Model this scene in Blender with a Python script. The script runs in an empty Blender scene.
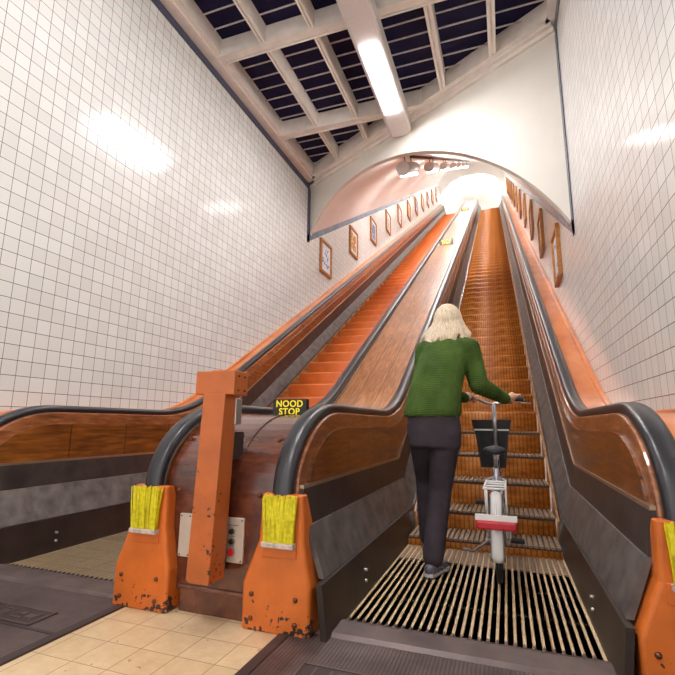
import bpy, bmesh, math, random
from mathutils import Vector, Matrix
random.seed(7)
S = bpy.context.scene
COL = S.collection
T30 = math.tan(math.radians(30))
XL, XR = -3.915, 0.915          # side walls
CR, CL = -0.235, -2.765         # escalator centre lines
XC = -1.5                       # middle of the hall
TILE = 0.1305
YTOP = 33.0

# ------------------------------------------------------------------ helpers
def tag(o, label=None, cat=None, group=None, kind=None):
    if label: o['label'] = label
    if cat: o['category'] = cat
    if group: o['group'] = group
    if kind: o['kind'] = kind
    return o

def empty(name, loc=(0, 0, 0), rotz=0.0):
    o = bpy.data.objects.new(name, None)
    o.location = loc; o.rotation_euler = (0, 0, rotz); o.empty_display_size = .1
    COL.objects.link(o)
    return o

class MB:
    """collects shapes into one mesh"""
    def __init__(s): s.v = []; s.f = []; s.m = []; s.sm = []
    def add(s, vs, fs, mi=0, smooth=False):
        b = len(s.v); s.v += [tuple(v) for v in vs]
        for f in fs:
            s.f.append(tuple(b + i for i in f)); s.m.append(mi); s.sm.append(smooth)
        return s
    def box(s, x0, x1, y0, y1, z0, z1, mi=0, M=None):
        vs = [Vector(p) for p in ((x0,y0,z0),(x1,y0,z0),(x1,y1,z0),(x0,y1,z0),(x0,y0,z1),(x1,y0,z1),(x1,y1,z1),(x0,y1,z1))]
        if M: vs = [M @ v for v in vs]
        return s.add(vs, [(0,3,2,1),(4,5,6,7),(0,1,5,4),(1,2,6,5),(2,3,7,6),(3,0,4,7)], mi)
    def loft(s, rings, mi=0, caps=True, closed=True, smooth=False):
        n = len(rings[0]); vs = [p for r in rings for p in r]; fs = []
        for i in range(len(rings) - 1):
            for j in range(n if closed else n - 1):
                k = (j + 1) % n
                fs.append((i*n+j, i*n+k, (i+1)*n+k, (i+1)*n+j))
        b = len(s.v)
        s.add(vs, fs, mi, smooth)
        if caps and closed:
            s.f.append(tuple(b + j for j in range(n))[::-1]); s.m.append(mi); s.sm.append(False)
            e = b + (len(rings) - 1) * n
            s.f.append(tuple(e + j for j in range(n))); s.m.append(mi); s.sm.append(False)
        return s
    def tube(s, pts, r, n=10, mi=0, caps=True):
        pts = [Vector(p) for p in pts]; rs = r if isinstance(r, (list, tuple)) else [r] * len(pts)
        rings = []; up = None
        for i, p in enumerate(pts):
            d = (pts[min(i+1, len(pts)-1)] - pts[max(i-1, 0)]).normalized()
            if up is None:
                up = Vector((0, 0, 1)) if abs(d.z) < .9 else Vector((1, 0, 0))
            a = d.cross(up)
            if a.length < 1e-4: a = d.cross(Vector((0, 1, 0)))
            a.normalize(); b_ = a.cross(d).normalized(); up = b_
            rings.append([p + rs[i]*(math.cos(t)*a + math.sin(t)*b_) for t in [2*math.pi*k/n for k in range(n)]])
        return s.loft(rings, mi, caps, True, True)
    def ball(s, c, r, n=10, mi=0, sc=(1, 1, 1)):
        rings = []
        for i in range(1, n):
            a = math.pi*i/n - math.pi/2
            rings.append([(c[0]+r*sc[0]*math.cos(a)*math.cos(t), c[1]+r*sc[1]*math.cos(a)*math.sin(t), c[2]+r*sc[2]*math.sin(a)) for t in [2*math.pi*k/(2*n) for k in range(2*n)]])
        return s.loft(rings, mi, True, True, True)
    def build(s, name, mats, parent=None, bevel=0, seg=2, loc=None):
        me = bpy.data.meshes.new(name)
        me.from_pydata(s.v, [], s.f)
        mats = mats if isinstance(mats, (list, tuple)) else [mats]
        for m in mats: me.materials.append(m)
        for p, mi, sm in zip(me.polygons, s.m, s.sm):
            p.material_index = mi; p.use_smooth = sm
        bm = bmesh.new(); bm.from_mesh(me); bmesh.ops.recalc_face_normals(bm, faces=bm.faces); bm.to_mesh(me); bm.free()
        me.update()
        o = bpy.data.objects.new(name, me); COL.objects.link(o)
        if parent: o.parent = parent
        if loc: o.location = loc
        if bevel:
            md = o.modifiers.new('bevel', 'BEVEL'); md.width = bevel; md.segments = seg; md.limit_method = 'ANGLE'; md.angle_limit = math.radians(40)
        return o

def copy_tree(o, parent=None):
    c = o.copy(); COL.objects.link(c)
    if parent: c.parent = parent
    for ch in list(o.children): copy_tree(ch, c)
    return c

def bake(o):
    """apply the object's modifiers"""
    dg = bpy.context.evaluated_depsgraph_get()
    me = bpy.data.meshes.new_from_object(o.evaluated_get(dg))
    o.modifiers.clear(); o.data = me
    return o

# ------------------------------------------------------------------ materials
def srgb(r, g, b):
    f = lambda c: (c/255/12.92) if c/255 <= .04045 else ((c/255+.055)/1.055)**2.4
    return (f(r), f(g), f(b), 1)

class NT:
    def __init__(s, name):
        s.mat = bpy.data.materials.new(name); s.mat.use_nodes = True
        s.t = s.mat.node_tree; s.b = s.t.nodes['Principled BSDF']
    def n(s, typ, **kw):
        nd = s.t.nodes.new(typ)
        for k, v in kw.items(): setattr(nd, k, v)
        return nd
    def l(s, a, b): s.t.links.new(a, b)
    def val(s, sock, v):
        if hasattr(v, 'is_output') or isinstance(v, bpy.types.NodeSocket): s.l(v, sock)
        else: sock.default_value = v
    def math(s, op, a, b=None, c=None, clamp=False):
        nd = s.n('ShaderNodeMath', operation=op); nd.use_clamp = clamp
        s.val(nd.inputs[0], a)
        if b is not None: s.val(nd.inputs[1], b)
        if c is not None: s.val(nd.inputs[2], c)
        return nd.outputs[0]
    def mix(s, fac, a, b, blend='MIX'):
        nd = s.n('ShaderNodeMix', data_type='RGBA', blend_type=blend)
        s.val(nd.inputs[0], fac); s.val(nd.inputs[6], a); s.val(nd.inputs[7], b)
        return nd.outputs[2]
    def coord(s, scale=(1, 1, 1), rot=(0, 0, 0)):
        tc = s.n('ShaderNodeTexCoord'); mp = s.n('ShaderNodeMapping')
        mp.inputs['Scale'].default_value = scale; mp.inputs['Rotation'].default_value = rot
        s.l(tc.outputs['Object'], mp.inputs[0]); return mp.outputs[0]
    def xyz(s):
        tc = s.n('ShaderNodeTexCoord'); sp = s.n('ShaderNodeSeparateXYZ'); s.l(tc.outputs['Object'], sp.inputs[0]); return sp.outputs
    def noise(s, vec, scale=5, detail=4, rough=.55):
        nd = s.n('ShaderNodeTexNoise'); nd.inputs['Scale'].default_value = scale; nd.inputs['Detail'].default_value = detail
        nd.inputs['Roughness'].default_value = rough; s.l(vec, nd.inputs['Vector']); return nd.outputs['Fac']
    def ramp(s, fac, stops):
        nd = s.n('ShaderNodeValToRGB'); cr = nd.color_ramp
        while len(cr.elements) > 1: cr.elements.remove(cr.elements[-1])
        cr.elements[0].position = stops[0][0]; cr.elements[0].color = stops[0][1]
        for p, c in stops[1:]:
            e = cr.elements.new(p); e.color = c
        s.l(fac, nd.inputs[0]); return nd.outputs[0]
    def bump(s, h, strength=.3, dist=.01):
        nd = s.n('ShaderNodeBump'); nd.inputs['Strength'].default_value = strength; nd.inputs['Distance'].default_value = dist
        s.l(h, nd.inputs['Height']); s.l(nd.outputs[0], s.b.inputs['Normal'])
    def set(s, col=None, rough=None, metal=None, spec=None, coat=None, emit=None, es=1):
        if col is not None: s.val(s.b.inputs['Base Color'], col)
        if rough is not None: s.val(s.b.inputs['Roughness'], rough)
        if metal is not None: s.b.inputs['Metallic'].default_value = metal
        if spec is not None: s.b.inputs['Specular IOR Level'].default_value = spec
        if coat is not None: s.b.inputs['Coat Weight'].default_value = coat; s.b.inputs['Coat Roughness'].default_value = .12
        if emit is not None:
            s.b.inputs['Emission Color'].default_value = emit; s.b.inputs['Emission Strength'].default_value = es
        return s.mat

def plain(name, rgb, rough=.5, metal=0, var=.08, scale=20, spec=.5, coat=None):
    t = NT(name); c = srgb(*rgb)
    nz = t.noise(t.coord(), scale, 4)
    d = tuple(x*(1-var*2) for x in c[:3]) + (1,); u = tuple(min(1, x*(1+var)) for x in c[:3]) + (1,)
    return t.set(t.ramp(nz, [(.3, d), (.7, u)]), rough, metal, spec, coat)

def wood(name, dark, mid, light, stretch=(14, 1.2, 14), scale=3.0, rough=.35, coat=.3, seams=None, rot=(0, 0, 0)):
    t = NT(name)
    v = t.coord(stretch, rot)
    a = t.noise(v, scale, 6, .65); b = t.noise(t.coord((1, 1, 1)), 1.7, 3)
    f = t.math('ADD', t.math('MULTIPLY', a, .75), t.math('MULTIPLY', b, .25))
    c = t.ramp(f, [(.32, srgb(*dark)), (.5, srgb(*mid)), (.68, srgb(*light))])
    if seams:                      # (axis, period, phase, width)
        ax, per, ph, w = seams
        q = t.math('FRACT', t.math('DIVIDE', t.math('SUBTRACT', t.xyz()[ax], ph), per))
        m = t.math('LESS_THAN', q, w/per)
        c = t.mix(m, c, srgb(*[x*.35 for x in dark]))
    t.bump(a, .12, .004)
    return t.set(c, rough, coat=coat)

def tiles(name, axis, h0, z0):
    """square glazed wall tiles with thin dark joints, laid out in wall coordinates"""
    t = NT(name); o = t.xyz()
    def line(c, p0, w):
        q = t.math('FRACT', t.math('DIVIDE', t.math('SUBTRACT', c, p0 - TILE*40), TILE))
        d = t.math('MINIMUM', q, t.math('SUBTRACT', 1.0, q))
        return d, t.math('LESS_THAN', d, w)
    da, la = line(o[axis], h0, .019); dz, lz = line(o[2], z0, .021)
    m = t.math('MAXIMUM', la, lz)
    # per-tile tint
    fa = t.math('FLOOR', t.math('DIVIDE', t.math('SUBTRACT', o[axis], h0), TILE)); fz = t.math('FLOOR', t.math('DIVIDE', t.math('SUBTRACT', o[2], z0), TILE))
    cb = t.n('ShaderNodeCombineXYZ'); t.l(fa, cb.inputs[0]); t.l(fz, cb.inputs[1])
    wn = t.n('ShaderNodeTexWhiteNoise', noise_dimensions='2D'); t.l(cb.outputs[0], wn.inputs['Vector'])
    base = t.ramp(wn.outputs['Value'], [(0, srgb(220, 218, 212)), (1, srgb(229, 228, 223))])
    c = t.mix(m, base, srgb(92, 80, 84))
    e = t.math('MINIMUM', t.math('MINIMUM', da, dz), .05)
    wob = t.math('MULTIPLY', wn.outputs['Value'], .0)
    t.bump(t.math('ADD', e, wob), .25, .02)
    r = t.mix(m, (.16, .16, .16, 1), (.8, .8, .8, 1))
    return t.set(c, r, spec=.5)

def painted(name, base, chips=.5, zlo=0.0, zhi=.3, rough=.38):
    """worn painted metal, chipped to dark metal mostly low down"""
    t = NT(name); o = t.xyz()
    n1 = t.noise(t.coord(), 9, 5, .7); n2 = t.noise(t.coord(), 34, 3, .6)
    low = t.math('SUBTRACT', 1.0, t.math('DIVIDE', t.math('SUBTRACT', o[2], zlo), zhi - zlo, clamp=True), clamp=True)
    k = t.math('ADD', t.math('MULTIPLY', n1, .6), t.math('MULTIPLY', n2, .4))
    thr = t.math('SUBTRACT', .70, t.math('MULTIPLY', low, .195*chips))
    m = t.math('GREATER_THAN', k, thr)
    d = tuple(x*.72 for x in srgb(*base)[:3]) + (1,); u = srgb(*base)
    c = t.mix(m, t.ramp(t.noise(t.coord(), 5, 4), [(.3, d), (.65, u)]), srgb(46, 34, 30))
    t.bump(t.math('SUBTRACT', 1.0, m), .3, .003)
    return t.set(c, rough)

M = {}
M['tile_l'] = tiles('glazed_wall_tiles', 1, 2.88, 1.244)
M['tile_r'] = tiles('glazed_wall_tiles_b', 1, 2.97, 1.316)
M['plaster'] = plain('cream_plaster', (226, 220, 208), .45, var=.03, scale=1.5)
M['vault'] = plain('vault_paint', (230, 227, 222), .4, var=.03, scale=.8)
M['blue'] = None
def bluetile():
    t = NT('slate_blue_tiles'); o = t.xyz()
    q = t.math('FRACT', t.math('DIVIDE', o[1], TILE*1.2)); m = t.math('LESS_THAN', q, .05)
    return t.set(t.mix(m, t.ramp(t.noise(t.coord(), 3, 2), [(.3, srgb(84, 96, 116)), (.7, srgb(108, 120, 140))]), srgb(60, 66, 80)), .25)
M['blue'] = bluetile()
M['bluedark'] = plain('dark_blue_tiles', (58, 66, 88), .3)
M['beam'] = plain('ceiling_beam_paint', (232, 222, 212), .5, var=.05, scale=6)
M['navy'] = plain('navy_glazing', (30, 25, 58), .7, var=.15, scale=3, spec=.15)
M['slat'] = plain('slat_paint', (205, 196, 196), .5)
M['lampbody'] = plain('lamp_housing_paint', (214, 206, 202), .4, var=.02)
def emit(name, col, st):
    t = NT(name); return t.set(srgb(*col), .4, emit=srgb(*col), es=st)
M['tube'] = emit('fluorescent_diffuser', (250, 247, 249), 85)
M['tube_v'] = emit('tunnel_diffuser', (252, 249, 247), 165)
M['tube_v0'] = emit('tunnel_diffuser_dim', (252, 249, 247), 30)
def floortile():
    t = NT('beige_floor_tiles'); o = t.xyz(); P = .193
    def line(c, p0): 
        q = t.math('FRACT', t.math('DIVIDE', t.math('SUBTRACT', c, p0 - 40*P), P)); return t.math('LESS_THAN', t.math('MINIMUM', q, t.math('SUBTRACT', 1.0, q)), .011)
    m = t.math('MAXIMUM', line(o[0], -1.591), line(o[1], 2.043))
    fa = t.math('FLOOR', t.math('DIVIDE', t.math('ADD', o[0], 1.591), P)); fz = t.math('FLOOR', t.math('DIVIDE', t.math('SUBTRACT', o[1], 2.043), P))
    cb = t.n('ShaderNodeCombineXYZ'); t.l(fa, cb.inputs[0]); t.l(fz, cb.inputs[1])
    wn = t.n('ShaderNodeTexWhiteNoise', noise_dimensions='2D'); t.l(cb.outputs[0], wn.inputs['Vector'])
    b = t.mix(.5, t.ramp(wn.outputs['Value'], [(0, srgb(206, 174, 130)), (1, srgb(224, 198, 156))]), t.ramp(t.noise(t.coord(), 14, 6, .7), [(.3, srgb(196, 160, 116)), (.65, srgb(228, 202, 162))]))
    sp = t.math('GREATER_THAN', t.noise(t.coord(), 26, 3), .71)
    b = t.mix(t.math('MULTIPLY', sp, .7), b, srgb(120, 88, 62))
    return t.set(t.mix(m, b, srgb(150, 118, 84)), .35)
M['floor'] = floortile()
def ribplate():
    t = NT('ribbed_metal_plate'); o = t.xyz()
    q = t.math('FRACT', t.math('DIVIDE', o[0], .017)); r = t.math('PINGPONG', q, .5)
    nz = t.noise(t.coord(), 4, 6, .7)
    b = t.ramp(nz, [(.3, srgb(62, 48, 46)), (.6, srgb(104, 88, 84)), (.8, srgb(128, 112, 108))])
    c = t.mix(t.math('MULTIPLY', t.math('LESS_THAN', r, .17), .7), b, srgb(38, 28, 28))
    t.bump(r, .5, .004)
    return t.set(c, .45, metal=.25)
M['rib'] = ribplate()
M['plate'] = plain('worn_comb_metal', (102, 86, 82), .42, .3, var=.22, scale=5)
M['plate_dark'] = plain('dark_plate_border', (62, 50, 48), .5, .2, var=.2, scale=8)
M['wood_panel'] = wood('varnished_brown_panel', (50, 23, 7), (114, 60, 19), (154, 92, 34), (3, 1.1, 13), 3, .3, .4, seams=(1, .62, .55, .008))
M['wood_cope'] = wood('polished_rail_coping', (84, 42, 20), (140, 80, 44), (184, 122, 78), (8, 1.2, 8), 4, .28, .5)
M['wood_drum'] = wood('dark_red_drum_veneer', (48, 20, 12), (88, 42, 26), (128, 70, 44), (1.6, 14, 2), 3.2, .25, .6)
M['wood_deck'] = wood('orange_brown_deck_planks', (98, 54, 24), (152, 92, 48), (194, 136, 84), (14, .9, 2), 3, .3, .4, seams=(0, .2335, -.345, .008))
M['orange_deck'] = wood('orange_painted_deck', (186, 94, 38), (212, 118, 54), (228, 142, 80), (2, .7, 2), 2, .3, .4)
M['kick'] = plain('dark_kick_panel', (60, 50, 46), .4, .1, var=.25, scale=6)
M['grey'] = plain('scuffed_grey_panel', (112, 104, 100), .42, .35, var=.25, scale=9)
M['skirt'] = plain('dark_skirt_panel', (50, 38, 33), .4, .1, var=.25, scale=5)
M['trim'] = plain('metal_trim_strip', (176, 150, 124), .3, .7)
M['edge'] = wood('worn_wood_edge', (90, 52, 20), (150, 96, 44), (186, 134, 76), (6, 1, 6), 4, .5, .1)
M['rubber'] = plain('black_rubber_handrail', (34, 33, 38), .33, var=.1, scale=30, spec=.6)
M['cleat'] = wood('worn_tread_cleats', (96, 72, 54), (140, 110, 82), (168, 138, 106), (10, 2, 10), 4, .5, 0)
M['tread'] = plain('dark_tread_grooves', (58, 42, 33), .6)
def riser(name, a, b, c, amt):
    t = NT(name); o = t.xyz()
    q = t.math('PINGPONG', t.math('FRACT', t.math('DIVIDE', o[0], .0407)), .5)
    nz = t.noise(t.coord((2.5, 2.5, 7)), 2, 3)
    base = t.ramp(nz, [(.3, srgb(*a)), (.5, srgb(*b)), (.7, srgb(*c))])
    g = t.math('MULTIPLY', t.math('LESS_THAN', q, .14), amt)
    t.bump(q, .3, .006)
    return t.set(t.mix(g, base, srgb(84, 38, 12)), .42)
M['riser_r'] = riser('brown_orange_riser', (140, 76, 22), (186, 108, 36), (214, 136, 58), .6)
M['riser_l'] = riser('orange_riser', (208, 104, 44), (214, 110, 48), (220, 116, 54), .0)
M['tread_l'] = plain('orange_tread', (208, 106, 46), .5, var=.02)
M['orange'] = painted('worn_orange_paint', (222, 112, 38), 1.0, 0, .30)
M['orange_post'] = painted('worn_orange_post_paint', (198, 102, 44), .82, 0, 1.6)
M['bolt'] = plain('bronze_bolt', (112, 70, 48), .35, .8)
M['yellow'] = plain('yellow_bristle', (236, 222, 20), .55, var=.12, scale=60)
M['metal'] = plain('brushed_steel', (190, 184, 178), .3, .8)
M['whitestrip'] = plain('chipped_white_strip', (206, 190, 178), .5, var=.2, scale=40)
M['ctrl'] = plain('beige_control_plate', (204, 190, 172), .4, .2, var=.04)
M['red'] = plain('red_button', (214, 30, 34), .3)
M['steelbtn'] = plain('steel_button', (120, 112, 108), .25, .9)
M['black'] = plain('black_sign_box', (26, 26, 20), .4)
M['text'] = emit('yellow_lettering', (246, 222, 16), .25)
M['pale'] = plain('pale_yellow_plastic', (226, 212, 140), .5)
M['white'] = plain('white_enamel', (230, 228, 224), .35, var=.02)
M['frame'] = wood('picture_frame_wood', (120, 66, 20), (168, 104, 38), (198, 134, 60), (4, 4, 4), 5, .35, .3)
M['mat'] = plain('white_picture_mount', (232, 232, 232), .5, var=.01)
M['conduit'] = plain('dark_conduit', (74, 58, 54), .5)
M['sweater'] = None

# ------------------------------------------------------------------ camera
def make_camera():
    yaw, pitch, roll = 0.347556, 0.185231, 0.0101577
    cy, sy, cp, sp = math.cos(yaw), math.sin(yaw), math.cos(pitch), math.sin(pitch)
    r = Vector((cy, sy, 0)); f = Vector((-sy*cp, cy*cp, sp)); u = r.cross(f)
    c, s = math.cos(roll), math.sin(roll)
    r2 = c*r + s*u; u2 = -s*r + c*u
    cam = bpy.data.cameras.new('camera'); cam.sensor_width = 36; cam.lens = 459.39*36/675; cam.clip_start = .05; cam.clip_end = 200
    o = bpy.data.objects.new('camera', cam); COL.objects.link(o)
    m = Matrix((r2, u2, -f)).transposed().to_4x4(); m.translation = (0, 0, 1)
    o.matrix_world = m
    S.camera = o
make_camera()

# ------------------------------------------------------------------ building shell
def facY(x): return 8.9 - (x - XL)*2.85/4.83
def spring(y): return T30*min(y, YTOP)
ZCE = 6.40
def arch(x):
    R = 2.71
    return math.sqrt(max(R*R - (x - XC)**2, 0)) - 1.23
YB = -3.0
YEND = 41.0

def struct(mb, name, mat, **kw): return tag(mb.build(name, mat, **kw), kind='structure')

for side, X, nm, sgn in (('l', XL, 'wall_left', -1), ('r', XR, 'wall_right', 1)):
    yf = facY(X)
    pts = [(YB, 0), (YEND, 0), (YEND, spring(YEND)+.1), (YTOP, spring(YTOP)+.1), (yf, spring(yf)+.1), (yf, ZCE+.6), (YB, ZCE+.6)]
    vs = [(X, y, z) for y, z in pts] + [(X + sgn*.12, y, z) for y, z in pts]
    n = len(pts)
    fs = [tuple(range(n)), tuple(range(2*n-1, n-1, -1))] + [(i, (i+1) % n, n+(i+1) % n, n+i) for i in range(n)]
    struct(MB().add(vs, fs), nm, M['tile_'+side])

f = MB().box(XL-.1, XR+.1, YB, 5.4, -.1, 0)
struct(f, 'floor', M['floor'])
zt = spring(YTOP) - 2.47
struct(MB().box(XL-.1, XR+.1, YTOP+.3, YEND+.1, zt-.1, zt), 'floor_upper', M['plate'])
struct(MB().box(XL-.1, XR+.1, YEND, YEND+.1, zt-.1, spring(YEND)+1.6), 'wall_end', M['vault'])
# oblique front wall with the arched mouth
xs = [XL + (XR-XL)*i/64 for i in range(65)]
fr = []
for k, dy in enumerate((0, .10)):
    fr.append([(x, facY(x)+dy, spring(facY(x)) + max(arch(x), 0)) for x in xs])
    fr.append([(x, facY(x)+dy, ZCE+.6) for x in xs])
mb = MB(); n = len(xs)
mb.loft([fr[0], fr[1]], closed=False, caps=False)
mb.loft([fr[2], fr[3]], closed=False, caps=False)
mb.loft([fr[0], fr[2]], closed=False, caps=False)
struct(mb, 'wall_front', M['plaster'])
# sloping barrel vault
rings = []
for t in [i/60 for i in range(61)]:
    ring = []
    for x in xs:
        y0 = facY(x)
        y = y0 + (YEND - y0)*t
        ring.append((x, y, spring(y) + max(arch(x), 0)))
    rings.append(ring)
mb = MB().loft(rings, closed=False, caps=False, smooth=True)
struct(mb, 'ceiling_vault', M['vault'])
# slate blue tile bands
for i, (X, s) in enumerate(((XL, 1), (XR, -1))):
    y0 = facY(X) - .14
    st = [y0, 12, 20, 30]
    struct(MB().loft([[(X, y, spring(y)-.13), (X+s*.012, y, spring(y)-.13), (X+s*.012, y, spring(y)+.06), (X, y, spring(y)+.06)] for y in st]), 'trim_%d' % (i+1), M['blue'])
    struct(MB().box(min(X, X+s*.012), max(X, X+s*.012), y0-.0, y0+.13, spring(y0)-.1, 6.22), 'trim_%d' % (i+3), M['bluedark'])
    struct(MB().box(min(X, X+s*.012), max(X, X+s*.012), YB, y0+.1, 6.21, 6.36), 'trim_%d' % (i+5), M['bluedark'])
# timber edge on top of the wall tiles next to the outer decks
# ------------------------------------------------------------------ ceiling
struct(MB().add([(XL, YB, ZCE+.24), (XR, YB, ZCE+.24), (XR, facY(XR)+.05, ZCE+.24), (XL, facY(XL)+.05, ZCE+.24)], [(0, 1, 2, 3)]), 'ceiling', M['navy'])
mb = MB()
def stepbeam(mb, x0, x1, y0, y1, z=6.35):
    """beam with a raised centre strip"""
    if abs(x1-x0) < abs(y1-y0):
        w = x1-x0; mb.box(x0, x1, y0, y1, z+.03, z+.28); mb.box(x0+w*.06, x0+w*.40, y0, y1, z, z+.03); mb.box(x1-w*.40, x1-w*.06, y0, y1, z, z+.03)
    else:
        w = y1-y0; mb.box(x0, x1, y0, y1, z+.03, z+.28); mb.box(x0, x1, y0, y0+w*.16, z-.012, z+.03); mb.box(x0, x1, y0+w*.22, y1-w*.22, z, z+.03); mb.box(x0, x1, y1-w*.16, y1, z-.012, z+.03)
XB = [(-3.03, -2.945), (-2.27, -2.185), (-.73, -.62), (.05, .155)]
YBM = [(-1.03+2*k, -.87+2*k) for k in range(0, 5)]       # ... 4.97, 6.97
for x0, x1 in XB:
    stepbeam(mb, x0, x1, YB, facY((x0+x1)/2))
for y0, y1 in YBM:
    xe = XR if y1 < 6 else XL + (8.9 - y1)*4.83/2.85
    stepbeam(mb, XL, min(xe, XR), y0, y1, 6.34)
mb.box(XL, -3.69, YB, 8.8, 6.36, ZCE+.24); mb.box(XL, -3.76, YB, 8.85, 6.33, 6.36)
mb.box(.79, XR, YB, 6.1, 6.36, ZCE+.24)
# cove along the oblique front wall
d = Vector((4.83, -2.85, 0)).normalized(); nrm = Vector((-2.85, -4.83, 0)).normalized()
a = Vector((XL, 8.9, 0)); b = Vector((XR, 6.05, 0))
for w, z0, z1 in ((.20, 6.36, ZCE+.24), (.12, 6.33, 6.36), (.05, 6.27, 6.33)):
    q = [a, b, b+nrm*w, a+nrm*w]
    mb.add([(p.x, p.y, z0) for p in q] + [(p.x, p.y, z1) for p in q], [(0,1,2,3),(4,5,6,7),(0,1,5,4),(1,2,6,5),(2,3,7,6),(3,0,4,7)])
struct(mb, 'trim_7', M['beam'])
mb = MB()
y = -2.85
while y < 8.8:
    if not any(y0-.05 < y < y1+.05 for y0, y1 in YBM):
        xe = min(XR, XL + (8.9-y)*4.83/2.85)
        mb.box(XL, xe, y, y+.013, 6.578, 6.598)
    y += .262
struct(mb, 'trim_8', M['slat'])

# ceiling lamps: one continuous trunking with diffusers
def lamp(y0, y1, t0, t1, label):
    o = empty('ceiling_lamp', (XC, (y0+y1)/2, 6.12)); tag(o, label, 'lamp', 'trunking lamps along the hall ceiling')
    c = (y0+y1)/2
    mb = MB()
    for s0, s1 in ((y0-c, y1-c),):
        ring = lambda yy: [(-.20, yy, .24), (-.20, yy, .03), (-.155, yy, 0), (.155, yy, 0), (.20, yy, .03), (.20, yy, .24)]
        mb.loft([ring(s0), ring(s1)])
    mb.build('housing', M['lampbody'], o)
    mb = MB().box(-.115, .115, t0-c, t1-c, -.025, .01); mb.build('diffuser', M['tube'], o, bevel=.008)
    mb = MB().box(.165, .178, y0-c, y1-c, -.006, .012); mb.build('edge_rail', M['beam'], o)
    return o
lamp(3.7, 7.42, 5.30, 6.72, 'long white ceiling lamp with glowing diffuser, reaching the arched front wall')
lamp(.0, 3.68, 1.5, 2.95, 'white ceiling lamp trunk with diffuser, before the one at the arch')
lamp(-2.9, -.02, -1.9, -.45, 'white ceiling lamp trunk with diffuser, farthest from the arch')

# tunnel lamps under the vault crown
SL = math.radians(30)
def tunnel_lamp(y, label):
    z = spring(y) + 1.17
    o = empty('tunnel_lamp', (-1.62, y, z)); o.rotation_euler = (SL, 0, 0)
    tag(o, label, 'lamp', 'tube lamps along the vault crown')
    mb = MB().tube([(0, -.75, 0.03), (0, .75, .03)], .13, 20); mb.build('housing', M['lampbody'], o)
    mb = MB().box(-.085, .085, -.62, .62, -.125, -.08); mb.build('diffuser', M['tube_v0' if y < 10 else 'tube_v'], o, bevel=.02)
    for q in (-.4, .4): MB().tube([(0, q, .1), (0, q, .29)], .012, 6).build('bracket', M['conduit'], o)
ords = ['nearest the arch edge', 'second up from the arch', 'third up from the arch', 'fourth up from the arch', 'fifth up from the arch', 'sixth up from the arch', 'seventh up from the arch', 'eighth up from the arch', 'ninth up from the arch']
for k in range(7):
    tunnel_lamp(8.75 + 3.6*k, 'white cylindrical tube lamp hung under the tunnel vault, ' + ords[k])
al = bpy.data.lights.new('end_wall_fill', 'AREA'); al.shape = 'RECTANGLE'; al.size = 3.6; al.size_y = .8; al.energy = 900; al.color = (1, .97, .93)  # added fill light without a fixture, brightens the end wall to white
ao = bpy.data.objects.new('end_wall_fill', al); COL.objects.link(ao); ao.location = (XC, YTOP+2.0, spring(YTOP)+1.25); ao.rotation_euler = (math.radians(70), 0, 0)
mb = MB().tube([(-1.42, y, spring(y)+1.42) for y in (7.9, 15, 22, 30)], .03, 8)
tag(mb.build('conduit', M['conduit']), 'dark cable conduit running along the crown of the vault', 'pipe')

# ------------------------------------------------------------------ escalator profile
def rail_path(y_end=34.2):
    P = [(2.19, .10), (2.19, .43), (2.19, .52)]
    for i in range(0, 13):
        a = math.pi/2*i/12
        P.append((2.90 - .71*math.cos(a), .63 + .50*math.sin(a)))
    P += [(3.3, 1.13), (3.8, 1.13)]
    for i in range(0, 13):
        t = i/12; y0, y1, y2 = 4.15, 4.70, 5.25; z0 = z1 = 1.13; z2 = T30*5.25-1.58
        P.append(((1-t)**2*y0+2*t*(1-t)*y1+t*t*y2, (1-t)**2*z0+2*t*(1-t)*z1+t*t*z2))
    for y in (7, 9, 12, 15, 19, 23, 28, YTOP-.6): P.append((y, T30*y-1.58))
    zt_ = T30*YTOP - 1.58
    P += [(YTOP, zt_-.06), (YTOP+.6, zt_+.02), (YTOP+2.4, zt_+.02)]
    return P
PATH = rail_path()
def offset(d):
    out = []
    for i, p in enumerate(PATH):
        a = PATH[max(i-1, 0)]; b = PATH[min(i+1, len(PATH)-1)]
        dy, dz = b[0]-a[0], b[1]-a[1]; L = math.hypot(dy, dz)
        out.append((p[0] + dz/L*d, p[1] - dy/L*d))     # to the right of travel = inward/below
    return out
def zoff(d):
    P = offset(d)
    def f(y):
        for (a, za), (b, zb) in zip(P, P[1:]):
            if a <= y <= b and b > a: return za + (zb-za)*(y-a)/(b-a)
        return P[-1][1] if y > P[-1][0] else P[0][1]
    return f
def sweep(mb, x0, x1, d0, d1, i0=0, i1=None, smooth=False, mi=0):
    A, B = offset(d0), offset(d1)
    i1 = len(PATH) if i1 is None else i1
    mb.loft([[(x0, A[i][0], A[i][1]), (x1, A[i][0], A[i][1]), (x1, B[i][0], B[i][1]), (x0, B[i][0], B[i][1])] for i in range(i0, i1)], mi, smooth=smooth)
    return mb
def lin(z0, c):            # flat height then 30 degree rise, level again at the top
    def f(y):
        z = max(z0, T30*min(y, YTOP) + c)
        return z
    return f, (z0 - c)/T30
f_trim, y_trim = lin(.675, -1.95); f_dark, y_dark = lin(.49, -2.19); f_grey, y_grey = lin(.25, -2.385); f_skirt, y_skirt = lin(-.02, -2.62)

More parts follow.
